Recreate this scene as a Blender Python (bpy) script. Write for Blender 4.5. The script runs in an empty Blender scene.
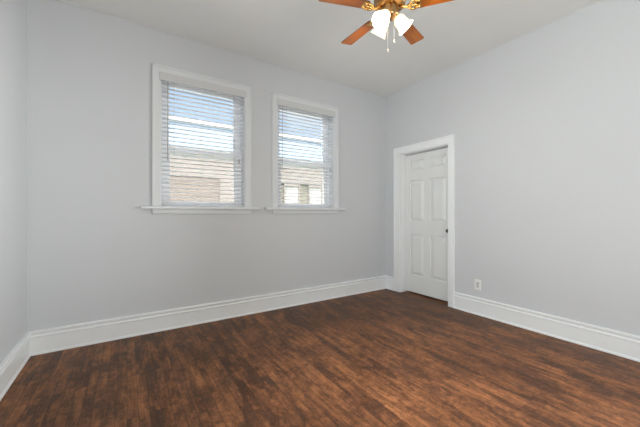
import bpy, bmesh, math, random
from mathutils import Vector, Matrix
random.seed(7)
S = bpy.context.scene
COL = S.collection
R = math.radians
# ---------------------------------------------------------------- constants of the place (metres)
XL, XR, YB, YR, H = -0.69, 3.415, 3.37, -0.72, 3.0      # left / right / back / rear wall faces, ceiling
# ---------------------------------------------------------------- camera
cam_d = bpy.data.cameras.new('camera')
cam = bpy.data.objects.new('camera', cam_d); COL.objects.link(cam)
cam.location = (0, 0, 1.17); cam.rotation_euler = (R(90), 0, R(-32.9))
cam_d.sensor_width = 36; cam_d.lens = 298.3 / 640 * 36; cam_d.clip_start = 0.02
S.camera = cam
# ---------------------------------------------------------------- view
S.view_settings.view_transform = 'Standard'; S.view_settings.look = 'None'
S.view_settings.gamma = 1; S.view_settings.use_curve_mapping = False
S.view_settings.exposure = 0.12
S.cycles.use_denoising = True
S.cycles.max_bounces = 10; S.cycles.diffuse_bounces = 6; S.cycles.transparent_max_bounces = 16
S.cycles.sample_clamp_indirect = 4
# ---------------------------------------------------------------- sky
SKY_TOP = 16.0
W = bpy.data.worlds.new('sky'); S.world = W; W.use_nodes = True
wt = W.node_tree; wt.nodes.clear()
def wn(t, **k):
    n = wt.nodes.new(t)
    for a, b in k.items(): setattr(n, a, b)
    return n
tc = wn('ShaderNodeTexCoord'); sep = wn('ShaderNodeSeparateXYZ'); rmp = wn('ShaderNodeValToRGB')
wt.links.new(tc.outputs['Generated'], sep.inputs[0]); wt.links.new(sep.outputs['Z'], rmp.inputs[0])
rmp.color_ramp.elements[0].position = 0.0; rmp.color_ramp.elements[0].color = (0.80, 0.88, 0.98, 1)
rmp.color_ramp.elements[1].position = 0.60; rmp.color_ramp.elements[1].color = (0.95, 0.94, 0.92, 1)
e = rmp.color_ramp.elements.new(0.30); e.color = (0.56, 0.75, 1.0, 1)
e = rmp.color_ramp.elements.new(0.46); e.color = (0.50, 0.71, 1.0, 1)
nz = wn('ShaderNodeTexNoise'); nz.inputs['Scale'].default_value = 3.0; nz.inputs['Detail'].default_value = 6
mp = wn('ShaderNodeMapping'); mp.inputs['Scale'].default_value = (1, 1, 3)
wt.links.new(tc.outputs['Generated'], mp.inputs[0]); wt.links.new(mp.outputs[0], nz.inputs['Vector'])
cr = wn('ShaderNodeValToRGB'); cr.color_ramp.elements[0].position = 0.50; cr.color_ramp.elements[1].position = 0.78
wt.links.new(nz.outputs[0], cr.inputs[0])
mx = wn('ShaderNodeMixRGB'); mx.inputs[2].default_value = (0.92, 0.95, 1.0, 1)
wt.links.new(cr.outputs[0], mx.inputs[0]); wt.links.new(rmp.outputs[0], mx.inputs[1])
bg = wn('ShaderNodeBackground')
up = wn('ShaderNodeMapRange'); up.inputs['From Min'].default_value = 0.47; up.inputs['From Max'].default_value = 0.62
up.inputs['To Min'].default_value = 1.0; up.inputs['To Max'].default_value = SKY_TOP      # sky above the view, brightened for slats and ceiling
wt.links.new(sep.outputs['Z'], up.inputs[0]); wt.links.new(up.outputs[0], bg.inputs[1])
wo = wn('ShaderNodeOutputWorld')
wt.links.new(mx.outputs[0], bg.inputs[0]); wt.links.new(bg.outputs[0], wo.inputs[0])
# ---------------------------------------------------------------- sun and added area lights
sun_d = bpy.data.lights.new('sun', 'SUN'); sun_d.energy = 0.6; sun_d.angle = R(3); sun_d.color = (1, 0.95, 0.88)
sun = bpy.data.objects.new('sun', sun_d); COL.objects.link(sun); sun.rotation_euler = (R(48), 0, R(-18))
REAR_W, SIDE_W, FAR_W, UP_W = 2, 25.5, 11.0, 43
def area(name, loc, rot, sx, sy, watts, col=(0.965, 1.0, 0.955), spread=180):
    d = bpy.data.lights.new(name, 'AREA'); d.shape = 'RECTANGLE'; d.size = sx; d.size_y = sy; d.energy = watts; d.color = col; d.spread = R(spread)
    o = bpy.data.objects.new(name, d); COL.objects.link(o); o.location = loc; o.rotation_euler = rot
area('hall_daylight', (1.45, YR - 0.35, 1.25), (R(90), 0, 0), 2.7, 2.2, REAR_W)                 # fill light added behind the camera, faces +Y
area('side_window_daylight', (XL - 0.16, 0.62, 1.65), (R(92), 0, R(-80)), 1.9, 1.7, SIDE_W, spread=110)    # fill added beside the camera to brighten the right wall, faces +X
area('far_window_daylight', (XR + 0.10, -0.05, 1.65), (R(88), 0, R(90 - 31)), 0.8, 1.6, FAR_W, spread=48)     # fill added by the rear corner to brighten the left wall, faces -X
area('hall_floor_glow', (0.9, YR - 0.45, 0.45), (R(135), 0, 0), 1.6, 0.9, UP_W, (0.97, 1.0, 0.93))      # uplight added behind the camera to brighten the ceiling
LAMP_W = 7.0

# ================================================================ materials
def new_mat(name):
    m = bpy.data.materials.new(name); m.use_nodes = True
    nt = m.node_tree; b = nt.nodes['Principled BSDF']
    return m, nt, b
def plain(name, col, rough=0.5, metal=0.0, noise=0.0, nscale=20, bump=0.0, spec=0.5):
    m, nt, b = new_mat(name)
    b.inputs['Base Color'].default_value = (*col, 1); b.inputs['Roughness'].default_value = rough
    b.inputs['Metallic'].default_value = metal; b.inputs['Specular IOR Level'].default_value = spec
    if noise or bump:
        t = nt.nodes.new('ShaderNodeTexCoord'); n = nt.nodes.new('ShaderNodeTexNoise')
        n.inputs['Scale'].default_value = nscale; n.inputs['Detail'].default_value = 5
        nt.links.new(t.outputs['Object'], n.inputs['Vector'])
        if noise:
            r = nt.nodes.new('ShaderNodeValToRGB')
            r.color_ramp.elements[0].position = 0.3; r.color_ramp.elements[1].position = 0.7
            r.color_ramp.elements[0].color = (*[c * (1 - noise) for c in col], 1)
            r.color_ramp.elements[1].color = (*[min(1, c * (1 + noise)) for c in col], 1)
            nt.links.new(n.outputs[0], r.inputs[0]); nt.links.new(r.outputs[0], b.inputs['Base Color'])
        if bump:
            bp = nt.nodes.new('ShaderNodeBump'); bp.inputs['Strength'].default_value = bump; bp.inputs['Distance'].default_value = 0.01
            nt.links.new(n.outputs[0], bp.inputs['Height']); nt.links.new(bp.outputs[0], b.inputs['Normal'])
    return m
M = {}
M['wall'] = plain('wall_paint', (0.615, 0.628, 0.658), 0.62, noise=0.012, nscale=1.5, bump=0.03, spec=0.25)
M['ceiling'] = plain('ceiling_paint', (0.795, 0.80, 0.795), 0.8, noise=0.012, nscale=2, spec=0.2)
M['trim'] = plain('white_trim_paint', (0.86, 0.875, 0.90), 0.32, noise=0.01, nscale=8)
M['window_trim'] = plain('window_trim_paint', (0.72, 0.735, 0.765), 0.35, noise=0.01, nscale=8)  # trim white darkened to stand in for lower light at window height
M['door'] = plain('door_paint', (0.77, 0.78, 0.785), 0.35, noise=0.01, nscale=8)
M['vinyl'] = plain('white_vinyl', (0.92, 0.925, 0.95), 0.35, noise=0.01)
M['valance'] = plain('offwhite_valance', (0.62, 0.625, 0.635), 0.4, noise=0.01)  # white valance, its shaded look put into a greyer colour
M['plastic'] = plain('white_plastic', (0.84, 0.84, 0.83), 0.3, noise=0.01)
M['receptacle'] = plain('receptacle_plastic', (0.62, 0.62, 0.62), 0.35, noise=0.01)
M['slot'] = plain('dark_slot', (0.05, 0.05, 0.05), 0.6, noise=0.05)
M['nickel'] = plain('dark_nickel', (0.16, 0.155, 0.15), 0.3, 1.0, noise=0.05)
M['brass'] = plain('polished_brass', (0.80, 0.50, 0.18), 0.22, 1.0, noise=0.06, nscale=30)
M['bronze'] = plain('aged_brass', (0.45, 0.27, 0.12), 0.3, 1.0, noise=0.08, nscale=30)
M['chain'] = plain('chain_metal', (0.42, 0.41, 0.40), 0.35, 0.8, noise=0.05)
M['cord'] = plain('grey_cord', (0.45, 0.45, 0.45), 0.8, noise=0.05)
M['stucco'] = plain('cream_stucco', (0.285, 0.25, 0.225), 0.9, noise=0.06, nscale=6, bump=0.2)
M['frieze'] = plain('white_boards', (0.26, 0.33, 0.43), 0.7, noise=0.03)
M['gutter'] = plain('white_gutter', (0.6, 0.6, 0.6), 0.6, noise=0.03)
M['roofing'] = plain('grey_roofing', (0.60, 0.60, 0.60), 0.9, noise=0.15, nscale=12)
M['olive'] = plain('olive_trim', (0.24, 0.215, 0.16), 0.7, noise=0.1)
M['curtain'] = plain('white_curtain', (0.46, 0.45, 0.42), 0.8, noise=0.03, nscale=14)
M['ground'] = plain('yard_ground', (0.20, 0.22, 0.12), 0.95, noise=0.3, nscale=5)

def brick_mat():
    m, nt, b = new_mat('pinkish_brick'); b.inputs['Roughness'].default_value = 0.9
    t = nt.nodes.new('ShaderNodeTexCoord'); mp = nt.nodes.new('ShaderNodeMapping'); mp.inputs['Rotation'].default_value = (R(90), 0, 0)
    k = nt.nodes.new('ShaderNodeTexBrick'); k.inputs['Scale'].default_value = 1
    k.inputs['Brick Width'].default_value = 0.22; k.inputs['Row Height'].default_value = 0.075; k.inputs['Mortar Size'].default_value = 0.008
    k.inputs['Color1'].default_value = (0.20, 0.155, 0.13, 1); k.inputs['Color2'].default_value = (0.235, 0.19, 0.16, 1); k.inputs['Mortar'].default_value = (0.245, 0.21, 0.185, 1)
    nt.links.new(t.outputs['Object'], mp.inputs[0]); nt.links.new(mp.outputs[0], k.inputs['Vector']); nt.links.new(k.outputs[0], b.inputs['Base Color'])
    return m
M['brick'] = brick_mat()

def slat_mat():
    m, nt, b = new_mat('white_slat'); b.inputs['Base Color'].default_value = (0.93, 0.935, 0.95, 1); b.inputs['Roughness'].default_value = 0.4
    tr = nt.nodes.new('ShaderNodeBsdfTranslucent'); tr.inputs[0].default_value = (0.93, 0.95, 0.98, 1)
    mi = nt.nodes.new('ShaderNodeMixShader'); mi.inputs[0].default_value = 0.58
    nt.links.new(b.outputs[0], mi.inputs[1]); nt.links.new(tr.outputs[0], mi.inputs[2])
    nt.links.new(mi.outputs[0], nt.nodes['Material Output'].inputs[0]); return m
M['slat'] = slat_mat()

def pane_mat():
    m = bpy.data.materials.new('window_glass'); m.use_nodes = True; nt = m.node_tree; nt.nodes.clear()
    t = nt.nodes.new('ShaderNodeBsdfTransparent'); t.inputs[0].default_value = (0.97, 0.98, 0.98, 1)
    g = nt.nodes.new('ShaderNodeBsdfGlossy'); g.inputs['Roughness'].default_value = 0.02
    f = nt.nodes.new('ShaderNodeFresnel'); f.inputs[0].default_value = 1.3
    x = nt.nodes.new('ShaderNodeMixShader'); o = nt.nodes.new('ShaderNodeOutputMaterial')
    nt.links.new(f.outputs[0], x.inputs[0]); nt.links.new(t.outputs[0], x.inputs[1]); nt.links.new(g.outputs[0], x.inputs[2]); nt.links.new(x.outputs[0], o.inputs[0])
    return m
M['pane'] = pane_mat()

def screen_mat():
    m = bpy.data.materials.new('insect_mesh'); m.use_nodes = True; nt = m.node_tree; nt.nodes.clear()
    t = nt.nodes.new('ShaderNodeBsdfTransparent'); d = nt.nodes.new('ShaderNodeBsdfDiffuse'); d.inputs[0].default_value = (0.25, 0.25, 0.25, 1)
    x = nt.nodes.new('ShaderNodeMixShader'); x.inputs[0].default_value = 0.15; o = nt.nodes.new('ShaderNodeOutputMaterial')
    nt.links.new(t.outputs[0], x.inputs[1]); nt.links.new(d.outputs[0], x.inputs[2]); nt.links.new(x.outputs[0], o.inputs[0])
    return m
M['screen'] = screen_mat()

def floor_mat():
    m, nt, b = new_mat('worn_stained_oak_strips')
    L = nt.links.new
    def N(t, **k):
        n = nt.nodes.new(t)
        for a, v in k.items(): n.inputs[a].default_value = v
        return n
    def ramp(src, stops):
        r = N('ShaderNodeValToRGB'); cr = r.color_ramp
        while len(cr.elements) < len(stops): cr.elements.new(0.5)
        for el, (p, c) in zip(cr.elements, stops): el.position = p; el.color = (*c, 1) if len(c) == 3 else c
        L(src, r.inputs[0]); return r.outputs[0]
    def mixc(f, a, b_, mode='MIX'):
        x = N('ShaderNodeMixRGB'); x.blend_type = mode
        for i, v in enumerate((f, a, b_)):
            if isinstance(v, (int, float)): x.inputs[i].default_value = v
            elif isinstance(v, tuple): x.inputs[i].default_value = (*v, 1)
            else: L(v, x.inputs[i])
        return x.outputs[0]
    tc = N('ShaderNodeTexCoord')
    rot = N('ShaderNodeMapping', Rotation=(0, 0, R(90))); L(tc.outputs['Object'], rot.inputs[0])
    br = N('ShaderNodeTexBrick', Scale=1.0); br.inputs['Brick Width'].default_value = 0.85; br.inputs['Row Height'].default_value = 0.057
    br.inputs['Mortar Size'].default_value = 0.0011; br.inputs['Mortar Smooth'].default_value = 0.3; br.offset = 0.37; br.offset_frequency = 2
    br.inputs['Color1'].default_value = (0, 0, 0, 1); br.inputs['Color2'].default_value = (1, 1, 1, 1); br.inputs['Mortar'].default_value = (0.3, 0.3, 0.3, 1)
    L(rot.outputs[0], br.inputs['Vector'])
    # grain along the strips (Y), broken up per strip
    gm = N('ShaderNodeMapping', Scale=(60, 3.2, 1)); L(tc.outputs['Object'], gm.inputs[0])
    gadd = N('ShaderNodeVectorMath'); gadd.operation = 'ADD'
    gmul = N('ShaderNodeVectorMath'); gmul.operation = 'SCALE'; gmul.inputs['Scale'].default_value = 13; L(br.outputs[0], gmul.inputs[0])
    L(gm.outputs[0], gadd.inputs[0]); L(gmul.outputs[0], gadd.inputs[1])
    grain = N('ShaderNodeTexNoise', Scale=1.0, Detail=6.0, Roughness=0.6, Distortion=0.8); L(gadd.outputs[0], grain.inputs['Vector'])
    # mid-size blotches stretched along the strips
    bm_ = N('ShaderNodeMapping', Scale=(10, 3.0, 1)); L(tc.outputs['Object'], bm_.inputs[0])
    blot = N('ShaderNodeTexNoise', Scale=1.0, Detail=7.0, Roughness=0.68, Distortion=0.6); boff = N('ShaderNodeVectorMath'); boff.operation = 'MULTIPLY_ADD'; boff.inputs[1].default_value = (0.9, 0.9, 0.9)
    L(br.outputs[0], boff.inputs[0]); L(bm_.outputs[0], boff.inputs[2]); L(boff.outputs[0], blot.inputs['Vector'])
    spk = N('ShaderNodeTexNoise', Scale=26.0, Detail=6.0, Roughness=0.7, Distortion=1.0); L(tc.outputs['Object'], spk.inputs['Vector'])
    # large worn areas
    big = N('ShaderNodeTexNoise', Scale=1.25, Detail=4.0, Roughness=0.55, Distortion=0.4); L(tc.outputs['Object'], big.inputs['Vector'])
    base = ramp(br.outputs[0], [(0.0, (0.088, 0.037, 0.017)), (0.5, (0.122, 0.050, 0.022)), (1.0, (0.165, 0.069, 0.030))])
    worn = ramp(blot.outputs[0], [(0.46, (0, 0, 0)), (0.66, (1, 1, 1))])
    c = mixc(worn, base, (0.30, 0.125, 0.050))
    dark = ramp(blot.outputs[0], [(0.35, (1, 1, 1)), (0.49, (0, 0, 0))])
    dk = mixc(1.0, dark, (0.62, 0.62, 0.62), 'MULTIPLY')
    c = mixc(dk, c, (0.042, 0.021, 0.012))
    bigf = ramp(big.outputs[0], [(0.36, (0.74, 0.74, 0.74)), (0.64, (1.2, 1.2, 1.2))])
    c = mixc(1.0, c, bigf, 'MULTIPLY')
    # lighter area right of the camera, ragged at its rim
    dist = N('ShaderNodeVectorMath'); dist.operation = 'DISTANCE'; dist.inputs[1].default_value = (2.1, 0.5, 0)
    L(tc.outputs['Object'], dist.inputs[0])
    ad = N('ShaderNodeMath'); ad.operation = 'MULTIPLY_ADD'; ad.inputs[1].default_value = 1.6; L(blot.outputs[0], ad.inputs[0]); L(dist.outputs['Value'], ad.inputs[2])
    mr = N('ShaderNodeMapRange'); mr.inputs['From Min'].default_value = 3.1; mr.inputs['From Max'].default_value = 1.3; L(ad.outputs[0], mr.inputs[0])
    c = mixc(mr.outputs[0], c, mixc(1.0, c, (1.65, 1.55, 1.52), 'MULTIPLY'))
    gr = ramp(grain.outputs[0], [(0.3, (0.74, 0.74, 0.74)), (0.7, (1.24, 1.24, 1.24))])
    c = mixc(1.0, c, gr, 'MULTIPLY')
    c = mixc(1.0, c, ramp(spk.outputs[0], [(0.34, (0.62, 0.62, 0.62)), (0.66, (1.34, 1.34, 1.34))]), 'MULTIPLY')
    # fine pale scratches
    sm = N('ShaderNodeMapping', Scale=(7, 17, 1), Rotation=(0, 0, 0.5)); L(tc.outputs['Object'], sm.inputs[0])
    sn = N('ShaderNodeTexNoise', Scale=1.4, Detail=9.0, Roughness=0.75, Distortion=2.0); L(sm.outputs[0], sn.inputs['Vector'])
    sc = ramp(sn.outputs[0], [(0.59, (0, 0, 0)), (0.72, (0.55, 0.55, 0.55))])
    c = mixc(sc, c, (0.36, 0.20, 0.12))
    seam = mixc(br.outputs['Fac'], c, (0.030, 0.014, 0.009))
    L(seam, b.inputs['Base Color'])
    ro = ramp(blot.outputs[0], [(0.3, (0.38, 0.38, 0.38)), (0.7, (0.55, 0.55, 0.55))]); L(ro, b.inputs['Roughness'])
    b.inputs['Specular IOR Level'].default_value = 0.25
    bp = N('ShaderNodeBump', Strength=0.25, Distance=0.002); bp.invert = True; L(br.outputs['Fac'], bp.inputs['Height'])
    bp2 = N('ShaderNodeBump', Strength=0.10, Distance=0.002); L(grain.outputs[0], bp2.inputs['Height']); L(bp.outputs[0], bp2.inputs['Normal'])
    L(bp2.outputs[0], b.inputs['Normal'])
    return m
M['floor'] = floor_mat()

def blade_mat():
    m, nt, b = new_mat('cherry_blade'); b.inputs['Roughness'].default_value = 0.35
    t = nt.nodes.new('ShaderNodeTexCoord'); mp = nt.nodes.new('ShaderNodeMapping'); mp.inputs['Scale'].default_value = (4, 45, 4)
    n = nt.nodes.new('ShaderNodeTexNoise'); n.inputs['Scale'].default_value = 1; n.inputs['Detail'].default_value = 5; n.inputs['Distortion'].default_value = 0.6
    r = nt.nodes.new('ShaderNodeValToRGB')
    r.color_ramp.elements[0].position = 0.3; r.color_ramp.elements[0].color = (0.25, 0.065, 0.008, 1)
    r.color_ramp.elements[1].position = 0.7; r.color_ramp.elements[1].color = (0.42, 0.13, 0.014, 1)
    nt.links.new(t.outputs['Object'], mp.inputs[0]); nt.links.new(mp.outputs[0], n.inputs['Vector']); nt.links.new(n.outputs[0], r.inputs[0]); nt.links.new(r.outputs[0], b.inputs['Base Color'])
    return m
M['blade'] = blade_mat()
M['blade_edge'] = plain('dark_cherry_edge', (0.10, 0.035, 0.012), 0.45, noise=0.1)

def shade_mat():
    m, nt, b = new_mat('lit_frosted_glass')
    b.inputs['Base Color'].default_value = (0.95, 0.92, 0.85, 1); b.inputs['Roughness'].default_value = 0.4
    b.inputs['Emission Color'].default_value = (1.0, 0.80, 0.50, 1); b.inputs['Emission Strength'].default_value = 0.65
    tr = nt.nodes.new('ShaderNodeBsdfTranslucent'); tr.inputs[0].default_value = (1, 0.93, 0.82, 1)
    mi = nt.nodes.new('ShaderNodeMixShader'); mi.inputs[0].default_value = 0.15
    nt.links.new(b.outputs[0], mi.inputs[1]); nt.links.new(tr.outputs[0], mi.inputs[2])
    nt.links.new(mi.outputs[0], nt.nodes['Material Output'].inputs[0]); return m
M['shade'] = shade_mat()
def bulb_mat():
    m, nt, b = new_mat('lit_bulb'); b.inputs['Base Color'].default_value = (1, 0.95, 0.85, 1)
    b.inputs['Emission Color'].default_value = (1, 0.88, 0.66, 1); b.inputs['Emission Strength'].default_value = 6; return m
M['bulb'] = bulb_mat()

# ================================================================ mesh helpers
def obj(name, bm, mat, parent=None, smooth=False, loc=None, kind=None):
    bmesh.ops.recalc_face_normals(bm, faces=bm.faces)
    me = bpy.data.meshes.new(name); bm.to_mesh(me); bm.free()
    for mm in (mat if isinstance(mat, (list, tuple)) else [mat]): me.materials.append(mm)
    if smooth:
        for p in me.polygons: p.use_smooth = True
    o = bpy.data.objects.new(name, me); COL.objects.link(o)
    if parent: o.parent = parent
    if loc: o.location = loc
    if kind: o['kind'] = kind
    return o
def empty(name, loc, rotz=0, kind=None):
    o = bpy.data.objects.new(name, None); COL.objects.link(o)
    o.empty_display_size = 0.1; o.location = loc; o.rotation_euler = (0, 0, rotz)
    if kind: o['kind'] = kind
    return o
def tag(o, label, cat, group=None):
    o['label'] = label; o['category'] = cat
    if group: o['group'] = group
def box(bm, lo, hi, bev=0.0):
    lo, hi = [min(a, b) for a, b in zip(lo, hi)], [max(a, b) for a, b in zip(lo, hi)]
    r = bmesh.ops.create_cube(bm, size=1.0)
    vs = r['verts']
    for v in vs:
        v.co = Vector([l + (h - l) * (c + 0.5) for l, h, c in zip(lo, hi, v.co)])
    if bev:
        es = list({e for v in vs for e in v.link_edges})
        bmesh.ops.bevel(bm, geom=es, offset=bev, segments=2, affect='EDGES', profile=0.5)
def prism(bm, prof, axis, a0, a1, m0=0.0, m1=0.0):
    """prof: list of (d, z) with d = distance from the wall. axis gives ('x', wall_y, sign) or ('y', wall_x, sign); mitres m0/m1 shift each end by m*d."""
    ax, w, s = axis
    rings = []
    for a, m in ((a0, m0), (a1, m1)):
        ring = []
        for d, z in prof:
            al = a + m * d
            ring.append(bm.verts.new((al, w + s * d, z) if ax == 'x' else (w + s * d, al, z)))
        rings.append(ring)
    n = len(prof)
    for i in range(n):
        j = (i + 1) % n
        bm.faces.new((rings[0][i], rings[0][j], rings[1][j], rings[1][i]))
    bm.faces.new(rings[0]); bm.faces.new(rings[1][::-1])
def tube(bm, pts, rad, seg=10):
    pts = [Vector(p) for p in pts]; rings = []
    for i, p in enumerate(pts):
        d = (pts[min(i + 1, len(pts) - 1)] - pts[max(i - 1, 0)]).normalized()
        up = Vector((0, 0, 1)) if abs(d.z) < 0.9 else Vector((1, 0, 0))
        u = d.cross(up).normalized(); v = d.cross(u)
        r = rad[i] if isinstance(rad, (list, tuple)) else rad
        rings.append([bm.verts.new(p + (u * math.cos(t) + v * math.sin(t)) * r) for t in [2 * math.pi * k / seg for k in range(seg)]])
    for a, b in zip(rings, rings[1:]):
        for k in range(seg): bm.faces.new((a[k], a[(k + 1) % seg], b[(k + 1) % seg], b[k]))
    bm.faces.new(rings[0]); bm.faces.new(rings[-1][::-1])
def lathe(bm, prof, seg=32, mat=None, closed=False):
    """prof: (r, z) list turned about Z; mat = optional Matrix."""
    rings = []
    for r, z in prof:
        if r < 1e-6:
            rings.append([bm.verts.new((0, 0, z))])
        else:
            rings.append([bm.verts.new((r * math.cos(t), r * math.sin(t), z)) for t in [2 * math.pi * k / seg for k in range(seg)]])
    pairs = list(zip(rings, rings[1:])) + ([(rings[-1], rings[0])] if closed else [])
    for a, b in pairs:
        for k in range(seg):
            q = (k + 1) % seg
            if len(a) == 1 and len(b) == 1: continue
            if len(a) == 1: bm.faces.new((a[0], b[k], b[q]))
            elif len(b) == 1: bm.faces.new((a[k], a[q], b[0]))
            else: bm.faces.new((a[k], a[q], b[q], b[k]))
    if mat is not None: bmesh.ops.transform(bm, matrix=mat, verts=[v for r in rings for v in r])

# ================================================================ large structure
B = bmesh.new; T = 0.22
# window openings (X0, X1) between the jambs and their heights; door opening in Y
WIN = [(0.279, 1.145), (1.550, 2.405)]
WZ0, WZ1 = 1.215, 2.578
DY0, DY1, DZ = 2.28, 3.077, 2.052
bm = B(); box(bm, (XL - T, YR - 1.8, -0.12), (XR + 0.34, YB + T, 0.0)); obj('floor', bm, M['floor'], kind='structure')
bm = B(); box(bm, (XL - T, YR - 1.8, H), (XR + 0.34, YB + T, H + 0.15)); obj('ceiling', bm, M['ceiling'], kind='structure')
bm = B()
xs = [XL - T, WIN[0][0], WIN[0][1], WIN[1][0], WIN[1][1], XR + 0.34]
for i in (0, 2, 4): box(bm, (xs[i], YB, 0), (xs[i + 1], YB + T, H))
for a, b in WIN:
    box(bm, (a, YB, 0), (b, YB + T, WZ0)); box(bm, (a, YB, WZ1), (b, YB + T, H))
obj('wall_back', bm, M['wall'], kind='structure')
bm = B()
FW = (-0.53, 0.43, 0.75, 2.55)                      # unseen window added for light, right wall near the rear corner
box(bm, (XR, YR, 0), (XR + 0.34, FW[0], H)); box(bm, (XR, FW[1], 0), (XR + 0.34, DY0, H)); box(bm, (XR, FW[0], 0), (XR + 0.34, FW[1], FW[2])); box(bm, (XR, FW[0], FW[3]), (XR + 0.34, FW[1], H))
box(bm, (XR, DY1, 0), (XR + 0.34, YB, H)); box(bm, (XR, DY0, DZ), (XR + 0.34, DY1, H))
box(bm, (XR + 0.26, DY0, 0), (XR + 0.34, DY1, DZ))
obj('wall_right', bm, M['wall'], kind='structure')
bm = B()
SW = (-0.42, 1.66, 0.75, 2.55)                      # unseen window added for light, left wall beside the camera (y0, y1, z0, z1)
box(bm, (XL - T, YR - 1.8, 0), (XL, SW[0], H)); box(bm, (XL - T, SW[1], 0), (XL, YB, H)); box(bm, (XL - T, SW[0], 0), (XL, SW[1], SW[2])); box(bm, (XL - T, SW[0], SW[3]), (XL, SW[1], H))
obj('wall_left', bm, M['wall'], kind='structure')
OX0, OX1, OZ = 0.1, 2.8, 2.4                       # wide opening added behind the camera to let fill light in
bm = B()
box(bm, (XL, YR - 0.14, 0), (OX0, YR, H)); box(bm, (OX1, YR - 0.14, 0), (XR + 0.34, YR, H)); box(bm, (OX0, YR - 0.14, OZ), (OX1, YR, H))
obj('wall_rear', bm, M['wall'], kind='structure')
bm = B()
box(bm, (XL, YR - 1.8, 0), (XR + 0.34, YR - 1.7, H)); box(bm, (XR + 0.24, YR - 1.7, 0), (XR + 0.34, YR - 0.14, H))
obj('wall_hall', bm, M['wall'], kind='structure')  # shell of the space added behind the rear opening

# baseboards
BP = [(0, 0), (0.027, 0), (0.027, 0.008), (0.025, 0.014), (0.020, 0.018), (0.018, 0.022), (0.018, 0.140), (0.0245, 0.144), (0.0255, 0.151), (0.0235, 0.157),
      (0.0165, 0.160), (0.0165, 0.172), (0.020, 0.176), (0.027, 0.181), (0.028, 0.190), (0.024, 0.196), (0.012, 0.199), (0, 0.199)]
bm = B(); prism(bm, BP, ('x', YB, -1), XL, XR, 1, -1); obj('baseboard_back', bm, M['trim'], kind='structure')
bm = B(); prism(bm, BP, ('y', XL, 1), YR - 1.6, YB, 0, -1); obj('baseboard_left', bm, M['trim'], kind='structure')
bm = B(); prism(bm, BP, ('y', XR, -1), DY1 + 0.109, YB, 0, -1); obj('baseboard_right', bm, M['trim'], kind='structure')
bm = B(); prism(bm, BP, ('y', XR, -1), YR, DY0 - 0.082, 1, 0); obj('baseboard_right', bm, M['trim'], kind='structure')
bm = B(); prism(bm, BP, ('x', YR, 1), OX1 + .09, XR, 0, -1); obj('baseboard_rear', bm, M['trim'], kind='structure')
# slim cove where wall meets ceiling
CP = [(0, H - 0.014), (0.003, H - 0.014), (0.006, H - 0.006), (0.008, H - 0.003), (0.008, H), (0, H)]
bm = B(); prism(bm, CP, ('x', YB, -1), XL, XR, 1, -1); obj('trim_1', bm, M['wall'], kind='structure')
bm = B(); prism(bm, CP, ('y', XR, -1), YR, YB, 1, -1); obj('trim_2', bm, M['wall'], kind='structure')

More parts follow.
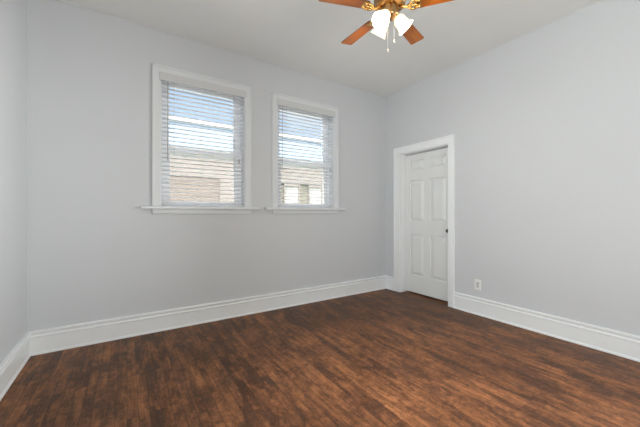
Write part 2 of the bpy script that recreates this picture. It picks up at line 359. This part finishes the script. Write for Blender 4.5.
# ================================================================ windows
def sash(bm, x0, x1, z0, z1, y0, y1, st, top, bot):
    box(bm, (x0, y0, z0), (x0 + st, y1, z1), .003); box(bm, (x1 - st, y0, z0), (x1, y1, z1), .003)
    box(bm, (x0 + st, y0, z1 - top), (x1 - st, y1, z1), .003); box(bm, (x0 + st, y0, z0), (x1 - st, y1, z0 + bot), .003)
def window(n, a, b):
    root = empty('window_%d' % n, ((a + b) / 2, YB, WZ0), kind='structure')
    def put(name, bm, mat, par=root):
        inv = Matrix.Translation(-Vector(((a + b) / 2, YB, WZ0)))
        bmesh.ops.transform(bm, matrix=inv, verts=bm.verts)
        return obj(name, bm, mat, par)
    c = 0.068
    bm = B()
    box(bm, (a - c, YB - 0.022, WZ0 + 0.03), (a + 0.004, YB, WZ1), .003); box(bm, (b - 0.004, YB - 0.022, WZ0 + 0.03), (b + c, YB, WZ1), .003)
    box(bm, (a - c, YB - 0.022, WZ1 - 0.004), (b + c, YB, WZ1 + 0.062), .003)
    # outer back band
    box(bm, (a - c - 0.004, YB - 0.030, WZ0 + 0.03), (a - c + 0.014, YB, WZ1 + 0.066), .003)
    box(bm, (b + c - 0.014, YB - 0.030, WZ0 + 0.03), (b + c + 0.004, YB, WZ1 + 0.066), .003)
    box(bm, (a - c - 0.004, YB - 0.030, WZ1 + 0.048), (b + c + 0.004, YB, WZ1 + 0.066), .003)
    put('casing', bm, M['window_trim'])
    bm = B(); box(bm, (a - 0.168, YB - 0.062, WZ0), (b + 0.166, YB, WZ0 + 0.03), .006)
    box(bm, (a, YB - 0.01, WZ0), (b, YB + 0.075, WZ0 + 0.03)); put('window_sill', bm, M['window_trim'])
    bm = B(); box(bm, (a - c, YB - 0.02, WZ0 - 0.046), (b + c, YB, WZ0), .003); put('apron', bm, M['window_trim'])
    bm = B()
    box(bm, (a, YB, WZ0 + .03), (a + .012, YB + .2, WZ1)); box(bm, (b - .012, YB, WZ0 + .03), (b, YB + .2, WZ1))
    box(bm, (a + .012, YB, WZ1 - .012), (b - .012, YB + .2, WZ1)); box(bm, (a + .012, YB + .075, WZ0), (b - .012, YB + .2, WZ0 + .04))
    put('jamb', bm, M['window_trim'])
    zm = 1.84; x0, x1 = a + .012, b - .012
    bm = B(); sash(bm, x0, x1, WZ0 + .03, zm + .028, YB + .085, YB + .122, .085, .05, .05); lo = put('lower_sash', bm, M['vinyl'])
    bm = B(); box(bm, (x0 + .07, YB + .1, WZ0 + .07), (x1 - .07, YB + .106, zm - .02)); put('pane', bm, M['pane'], lo)
    bm = B(); sash(bm, x0, x1, zm - .028, WZ1 - .012, YB + .125, YB + .162, .080, .055, .055); up = put('upper_sash', bm, M['vinyl'])
    bm = B(); box(bm, (x0 + .07, YB + .14, zm + .02), (x1 - .07, YB + .146, WZ1 - .06)); put('pane', bm, M['pane'], up)
    # insect screen outside the lower half
    bm = B(); sash(bm, x0, x1, WZ0 + .04, zm - .03, YB + .17, YB + .185, .025, .025, .025); sc = put('screen_frame', bm, M['vinyl'])
    bm = B(); box(bm, (x0 + .02, YB + .176, WZ0 + .06), (x1 - .02, YB + .178, zm - .05)); put('screen_mesh', bm, M['screen'], sc)
    return root
for n, (a, b) in enumerate(WIN): window(n + 1, a, b)

# unseen side-wall windows added for light, and casing of the added rear opening
def added_side_window(n, wall_x, s, y0, y1, z0, z1):
    root = empty('window_%d' % n, (wall_x, (y0 + y1) / 2, z0), kind='structure')
    def put(name, bm, mat, par=root):
        bmesh.ops.transform(bm, matrix=Matrix.Translation(-Vector((wall_x, (y0 + y1) / 2, z0))), verts=bm.verts); return obj(name, bm, mat, par)
    X = lambda d: wall_x - s * d                       # d > 0 goes out through the wall
    bm = B()
    for a, b in ((y0 - .07, y0), (y1, y1 + .07)): box(bm, (X(-.022), a, z0), (X(0), b, z1), .003)
    box(bm, (X(-.022), y0 - .07, z1), (X(0), y1 + .07, z1 + .066), .003); put('casing', bm, M['window_trim'])
    bm = B(); box(bm, (X(-.06), y0 - .12, z0 - .03), (X(0), y1 + .12, z0), .006); put('window_sill', bm, M['window_trim'])
    zm = (z0 + z1) / 2
    for nm, a, b, d in (('lower_sash', z0, zm + .025, .02), ('upper_sash', zm - .025, z1, .05)):
        bm = B(); xa, xb = sorted((X(d), X(d + .03)))
        for p, q in ((y0, y0 + .05), (y1 - .05, y1)): box(bm, (xa, p, a), (xb, q, b))
        for p, q in ((a, a + .05), (b - .05, b)): box(bm, (xa, y0 + .05, p), (xb, y1 - .05, q))
        sh = put(nm, bm, M['vinyl'])
        bm = B(); xa, xb = sorted((X(d + .012), X(d + .016))); box(bm, (xa, y0 + .04, a + .04), (xb, y1 - .04, b - .04)); put('pane', bm, M['pane'], sh)
added_side_window(3, XL, 1, *SW)  # added out of view as a source for the left fill
added_side_window(4, XR, -1, *FW)  # added out of view as a source for the right fill
bm = B()
box(bm, (OX0 - .09, YR, 0), (OX0, YR + .022, OZ), .003); box(bm, (OX1, YR, 0), (OX1 + .09, YR + .022, OZ), .003); box(bm, (OX0 - .09, YR, OZ), (OX1 + .09, YR + .022, OZ + .09), .003)
obj('trim_3', bm, M['trim'], kind='structure')

# ================================================================ door
root = empty('door_1', (XR, (DY0 + DY1) / 2, 0), kind='structure')
def dput(name, bm, mat, par=root, smooth=False):
    bmesh.ops.transform(bm, matrix=Matrix.Translation(-Vector((XR, (DY0 + DY1) / 2, 0))), verts=bm.verts)
    return obj(name, bm, mat, par, smooth)
bm = B()
cw, cr_, cl_ = 0.095, 0.078, 0.105          # casing widths: head, right leg, left leg
for y0, y1 in ((DY0 - cr_, DY0), (DY1, DY1 + cl_)):
    box(bm, (XR - 0.022, y0, 0), (XR, y1, DZ), .003)
box(bm, (XR - 0.022, DY0 - cr_, DZ), (XR, DY1 + cl_, DZ + cw), .003)
for y0, y1 in ((DY0 - cr_ - .004, DY0 - cr_ + .018), (DY1 + cl_ - .018, DY1 + cl_ + .004)): box(bm, (XR - 0.030, y0, 0), (XR, y1, DZ + cw - .012), .003)
box(bm, (XR - 0.0305, DY0 - cr_ - .0045, DZ + cw - .018), (XR, DY1 + cl_ + .0045, DZ + cw + .004), .003)
dput('casing', bm, M['trim'])
bm = B()
box(bm, (XR, DY0, 0), (XR + .25, DY0 + .008, DZ)); box(bm, (XR, DY1 - .008, 0), (XR + .25, DY1, DZ)); box(bm, (XR, DY0 + .008, DZ - .008), (XR + .25, DY1 - .008, DZ))
box(bm, (XR + .148, DY0 + .008, 0), (XR + .17, DY0 + .030, DZ - .008)); box(bm, (XR + .148, DY1 - .030, 0), (XR + .17, DY1 - .008, DZ - .008)); box(bm, (XR + .148, DY0 + .03, DZ - .035), (XR + .17, DY1 - .03, DZ - .008))
dput('jamb', bm, M['trim'])
# leaf: stiles, rails, recessed ground and raised panels
LX = XR + 0.10; ly0, ly1, lz0, lz1 = DY0 + .011, DY1 - .011, 0.020, DZ - .020
bm = B()
box(bm, (LX + .020, ly0, lz0), (LX + .040, ly1, lz1))
py = [(2.392, 2.634), (2.736, 2.982)]; pz = [(0.268, 0.868), (1.056, 1.655), (1.79, 1.945)]
def stile(y0, y1, z0, z1): box(bm, (LX, y0, z0), (LX + .022, y1, z1), .003)
stile(ly0, py[0][0], lz0, lz1); stile(py[1][1], ly1, lz0, lz1); stile(py[0][1], py[1][0], lz0, lz1)
zs = [lz0, pz[0][0], pz[0][1], pz[1][0], pz[1][1], pz[2][0], pz[2][1], lz1]
for y0, y1 in py:
    for i in (0, 2, 4, 6): stile(y0 - .002, y1 + .002, zs[i], zs[i + 1])
    for z0, z1 in pz:      # raised field, chamfered back to the groove
        g, s = .010, .048
        o_ = [(LX + .0205, y, z) for y, z in ((y0 + g, z0 + g), (y1 - g, z0 + g), (y1 - g, z1 - g), (y0 + g, z1 - g))]
        i_ = [(LX + .002, y, z) for y, z in ((y0 + s, z0 + s), (y1 - s, z0 + s), (y1 - s, z1 - s), (y0 + s, z1 - s))]
        O = [bm.verts.new(p) for p in o_]; I = [bm.verts.new(p) for p in i_]
        bm.faces.new(I)
        for k in range(4): bm.faces.new((O[k], O[(k + 1) % 4], I[(k + 1) % 4], I[k]))
leaf = dput('door_leaf', bm, M['door'])
bm = B()
kp = [(0.0, .058), (.012, .057), (.021, .050), (.025, .041), (.022, .030), (.012, .024), (.009, .018), (.009, .004), (.0, .004)]
lathe(bm, kp, 20, Matrix.Translation((LX, ly0 + .050, .945)) @ Matrix.Rotation(R(-90), 4, 'Y'))
dput('door_knob', bm, M['nickel'], leaf, True)
bm = B(); box(bm, (LX - .004, ly0 + .028, .865), (LX + .001, ly0 + .072, 1.01), .002); dput('lock_plate', bm, M['plastic'], leaf)

# ================================================================ blinds
def blind(n, a, b, label):
    x0, x1 = a + .016, b - .016; yc = YB + .014
    root = empty('window_blind', ((a + b) / 2, yc, WZ0 + .03)); tag(root, label, 'blind', 'white slatted window blinds')
    off = Matrix.Translation(-Vector(((a + b) / 2, yc, WZ0 + .03)))
    def put(name, bm, mat, par=root, smooth=False):
        bmesh.ops.transform(bm, matrix=off, verts=bm.verts); return obj(name, bm, mat, par, smooth)
    zt = WZ1 - .012
    bm = B(); box(bm, (x0, yc - .022, zt - .05), (x1, yc + .025, zt - .004), .002); put('headrail', bm, M['slat'])
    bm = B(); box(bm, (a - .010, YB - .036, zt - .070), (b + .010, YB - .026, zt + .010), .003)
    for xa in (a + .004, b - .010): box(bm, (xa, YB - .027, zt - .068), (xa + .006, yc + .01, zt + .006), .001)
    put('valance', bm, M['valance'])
    z_bot = WZ0 + .03 + .022; pitch = .0437; tilt = R(1); L = .05
    bm = B(); z = z_bot + .03; zz = []
    while z < zt - .055: zz.append(z); z += pitch
    for z in zz:
        rows = []
        for k in range(6):
            u = k / 5 - .5
            zc = z - math.sin(tilt) * u * L + .0028 * (1 - 4 * u * u); y = yc + math.cos(tilt) * u * L
            rows.append([bm.verts.new((x, y, zc + dz)) for dz in (0, .0026) for x in (x0 + .003, x1 - .003)])
        for p, q in zip(rows, rows[1:]):
            bm.faces.new((p[0], p[1], q[1], q[0])); bm.faces.new((p[2], q[2], q[3], p[3]))
            bm.faces.new((p[0], q[0], q[2], p[2])); bm.faces.new((p[1], p[3], q[3], q[1]))
        bm.faces.new((rows[0][0], rows[0][2], rows[0][3], rows[0][1])); bm.faces.new((rows[-1][0], rows[-1][1], rows[-1][3], rows[-1][2]))
    put('slats', bm, M['slat'], smooth=False)
    bm = B(); box(bm, (x0 + .003, yc - .025, z_bot - .018), (x1 - .003, yc + .025, z_bot + .002), .003); put('bottom_rail', bm, M['slat'])
    for x in (x0 + .11, x1 - .11):
        bm = B()
        for y in (yc - .0275, yc + .0275): tube(bm, [(x, y, z_bot), (x, y, zt - .05)], .0011, 6)
        put('ladder_cord', bm, M['cord'])
    bm = B(); tube(bm, [(x0 + .05, yc - .034, zt - .060), (x0 + .05, yc - .034, zt - .095), (x0 + .05, yc - .034, zt - .82)], [.003, .0045, .0045], 8)
    tube(bm, [(x0 + .05, yc - .034, zt - .82), (x0 + .05, yc - .034, zt - .86)], [.0045, .006], 8); put('tilt_wand', bm, M['cord'])
    bm = B(); tube(bm, [(x1 - .06, yc - .036, zt - .060), (x1 - .06, yc - .040, zt - .78)], .0015, 6); cd = put('lift_cord', bm, M['plastic'])
    bm = B(); tube(bm, [(x1 - .06, yc - .040, zt - .78), (x1 - .06, yc - .040, zt - .80), (x1 - .06, yc - .040, zt - .825)], [.004, .008, .009], 10); put('tassel', bm, M['cord'], cd)
    return root
blind(1, *WIN[0], 'white slatted blind, slats open, in the left window facing a brick wall')
blind(2, *WIN[1], 'white slatted blind, slats open, in the right window nearer the door')

# ================================================================ ceiling fan
FX, FY, FZ = 1.362, 1.311, 2.43                     # FZ = height of the blades
fan = empty('ceiling_fan', (FX, FY, H)); tag(fan, 'brass ceiling fan with cherry wood blades and three lit bell shades', 'ceiling fan')
z = lambda h: h - H
bm = B(); lathe(bm, [(0, z(H)), (.065, z(H)), (.065, z(H - .01)), (.05, z(H - .045)), (.02, z(H - .06)), (0, z(H - .06))]); obj('canopy', bm, M['brass'], fan, True)
bm = B(); lathe(bm, [(0, z(H - .05)), (.012, z(H - .05)), (.012, z(2.56)), (0, z(2.56))], 16); obj('downrod', bm, M['brass'], fan, True)
bm = B(); lathe(bm, [(0, z(2.585)), (.03, z(2.58)), (.045, z(2.565)), (.085, z(2.55)), (.098, z(2.53)), (.098, z(2.475)), (.09, z(2.462)), (.092, z(2.452)), (.07, z(2.440)), (0, z(2.440))]); obj('motor_housing', bm, M['bronze'], fan, True)
bm = B(); lathe(bm, [(0, z(2.442)), (.05, z(2.442)), (.052, z(2.425)), (.047, z(2.400)), (.05, z(2.385)), (.035, z(2.378)), (.012, z(2.368)), (0, z(2.366))]); sw = obj('switch_housing', bm, M['bronze'], fan, True)
TH = 0.3059; RB = 0.445
def blade_bm():
    bm = B(); pts = []
    r0, r1 = .142, RB; w0, w1 = .041, .049
    n = 5
    outl = [(r0, -w0 + .010), (r0 + .012, -w0)]
    cr_ = .012
    outl += [(r1 - cr_ + cr_ * math.sin(t), -w1 + cr_ - cr_ * math.cos(t)) for t in [R(90) * k / n for k in range(n + 1)]]
    outl += [(x, -y) for x, y in outl[::-1]]
    lo = [bm.verts.new((x, y, -.003)) for x, y in outl]; hi = [bm.verts.new((x, y, .003)) for x, y in outl]
    bm.faces.new(lo[::-1]); bm.faces.new(hi)
    for i in range(len(lo)):
        j = (i + 1) % len(lo); f = bm.faces.new((lo[i], lo[j], hi[j], hi[i])); f.material_index = 1
    return bm
def iron_bm():
    bm = B()
    # curved scrolled bracket from the motor to the blade
    tube(bm, [(.075, 0, .012), (.105, 0, -.004), (.135, 0, -.012), (.165, 0, -.009), (.19, 0, -.006)], [.011, .010, .009, .010, .007], 10)
    for s in (-1, 1):
        tube(bm, [(.13, 0, -.010), (.150, s * .018, -.012), (.172, s * .030, -.009), (.20, s * .026, -.006), (.215, s * .018, -.005)], [.007, .0075, .007, .007, .005], 8)
        lathe(bm, [(0, -.013), (.008, -.011), (.010, -.005), (.008, -.001), (0, -.001)], 12, Matrix.Translation((.205, s * .022, -.002)))
    lathe(bm, [(0, -.016), (.009, -.013), (.011, -.006), (.009, -.001), (0, -.001)], 12, Matrix.Translation((.185, 0, -.002)))
    box(bm, (.182, -.032, -.0062), (.225, .032, -.0028), .001)
    for v in bm.verts: v.co.x = .058 + (v.co.x - .075) * .82
    return bm
bl0 = None
for k in range(5):
    an = TH + k * 2 * math.pi / 5
    if bl0 is None:
        bl0 = obj('blade', blade_bm(), [M['blade'], M['blade_edge']], fan); ir0 = obj('blade_iron', iron_bm(), M['brass'], bl0, True); bl = bl0
    else:
        bl = bl0.copy(); COL.objects.link(bl); ir = ir0.copy(); COL.objects.link(ir); ir.parent = bl
    bl.location = (0, 0, z(FZ)); bl.rotation_euler = (R(-9), 0, an)
# light kit: three arms with frosted bell shades, bulbs and lamps
away = math.atan2(math.cos(R(32.9)), math.sin(R(32.9)))          # direction from the camera's side to the far corner
bell = [(.017, .0), (.026, -.005), (.034, -.016), (.038, -.032), (.038, -.048), (.040, -.064), (.047, -.080), (.055, -.090)]
for phi in (90, 227, 324):
    an = away - R(phi); d = Vector((math.cos(an), math.sin(an), 0))
    al = R(42); ax = (d * math.sin(al) + Vector((0, 0, -math.cos(al)))).normalized()
    neck = Vector((0, 0, z(2.385))) + d * .037
    bm = B(); tube(bm, [Vector((0, 0, z(2.408))) + d * .020, Vector((0, 0, z(2.412))) + d * .032, neck + ax * -.012, neck + ax * .012], [.009, .010, .014, .018], 12)
    lathe(bm, [(0, .010), (.019, .010), (.024, .002), (.024, -.014), (.0, -.014)], 20, Matrix.Translation(neck) @ (-ax).to_track_quat('Z', 'Y').to_matrix().to_4x4())
    arm = obj('light_arm', bm, M['brass'], fan, True)
    mat = Matrix.Translation(neck + ax * .004) @ (-ax).to_track_quat('Z', 'Y').to_matrix().to_4x4()
    bm = B(); lathe(bm, bell + [(r - .003, zz + .001) for r, zz in bell[::-1]], 32, mat, closed=True)
    obj('lamp_shade', bm, M['shade'], fan, True)
    bm = B(); lathe(bm, [(0, -.012), (.011, -.014), (.012, -.030), (.022, -.048), (.024, -.060), (.018, -.074), (0, -.080)], 20, mat)
    bu = obj('bulb', bm, M['bulb'], arm, True)
    ld = bpy.data.lights.new('fan_lamp', 'POINT'); ld.energy = LAMP_W; ld.color = (1, 0.79, 0.52); ld.shadow_soft_size = .02
    lo_ = bpy.data.objects.new('fan_lamp', ld); COL.objects.link(lo_); lo_.parent = fan; lo_.location = neck + ax * .085
# pull chains
right = Vector((math.cos(R(-32.9)), math.sin(R(-32.9)), 0)); fwd = Vector((math.cos(away), math.sin(away), 0))
for dx, zb in ((-.024, 2.150), (.014, 2.205)):
    p = right * dx - fwd * .045
    bm = B(); tube(bm, [(p.x, p.y, z(2.40)), (p.x, p.y, z(zb + .01))], (.0024), 6); ch = obj('pull_chain', bm, M['chain'], fan, True)
    bm = B(); lathe(bm, [(0, .012), (.003, .010), (.0055, 0), (.006, -.008), (0, -.012)], 12, Matrix.Translation((p.x, p.y, z(zb)))); obj('chain_knob', bm, M['chain'], ch, True)

# ================================================================ wall outlet
oy, oz = 1.908, .345
out = empty('wall_outlet', (XR, oy, oz)); tag(out, 'small white electrical outlet low on the right wall beside the door', 'outlet')
bm = B(); box(bm, (-.006, -.039, -.060), (0, .039, .060), .0025); obj('cover_plate', bm, M['plastic'], out)
bm = B(); box(bm, (-.0085, -.017, -.034), (-.004, .017, .034), .0015); rc = obj('receptacle', bm, M['receptacle'], out)
for zc in (-.018, .018):
    bm = B()
    for s in (-1, 1): box(bm, (-.0090, s * .0065 - .0013, zc - .005), (-.0080, s * .0065 + .0013, zc + .005))
    obj('socket_slots', bm, M['slot'], rc)

# ================================================================ outside: ground and the neighbour's house
NY = 6.4
bm = B(); box(bm, (-9, YB + T + .01, -.5), (16, 16, -.4)); obj('ground', bm, M['ground'], kind='structure')
nh = empty('neighbor_house', (2.5, NY, -.4)); tag(nh, 'cream and pinkish brick house next door, seen through the blinds', 'house')
def nput(name, bm, mat, par=nh):
    bmesh.ops.transform(bm, matrix=Matrix.Translation((-2.5, -NY, .4)), verts=bm.verts); return obj(name, bm, mat, par)
bm = B(); box(bm, (-6, NY, 1.89), (12, NY + 5, 2.52)); nput('upper_wall', bm, M['stucco'])
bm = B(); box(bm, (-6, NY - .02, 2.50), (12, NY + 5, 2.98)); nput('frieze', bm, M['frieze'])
bm = B(); box(bm, (-6, NY - .05, 2.95), (12, NY + 5, 3.06), .01); nput('gutter', bm, M['gutter'])
bm = B(); box(bm, (-6, NY, -.4), (1.63, NY + .3, 1.9)); box(bm, (4.42, NY, -.4), (12, NY + .3, 1.9)); nput('brick_wall', bm, M['brick'])
bm = B(); box(bm, (1.63, NY - .03, -.4), (2.92, NY + .3, 1.9)); nput('corner_pilaster', bm, M['stucco'])
bm = B(); box(bm, (2.92, NY + .06, -.4), (4.42, NY + .3, 1.9)); nput('bay_wall', bm, M['olive'])
for x0, x1 in ((3.18, 3.52), (3.86, 4.20)):
    bm = B(); sash(bm, x0 - .05, x1 + .05, .4, 1.88, NY + .0, NY + .06, .05, .05, .05); wf = nput('window', bm, M['stucco'])
    bm = B(); box(bm, (x0, NY + .03, .45), (x1, NY + .055, 1.83)); nput('pane', bm, M['curtain'], wf)
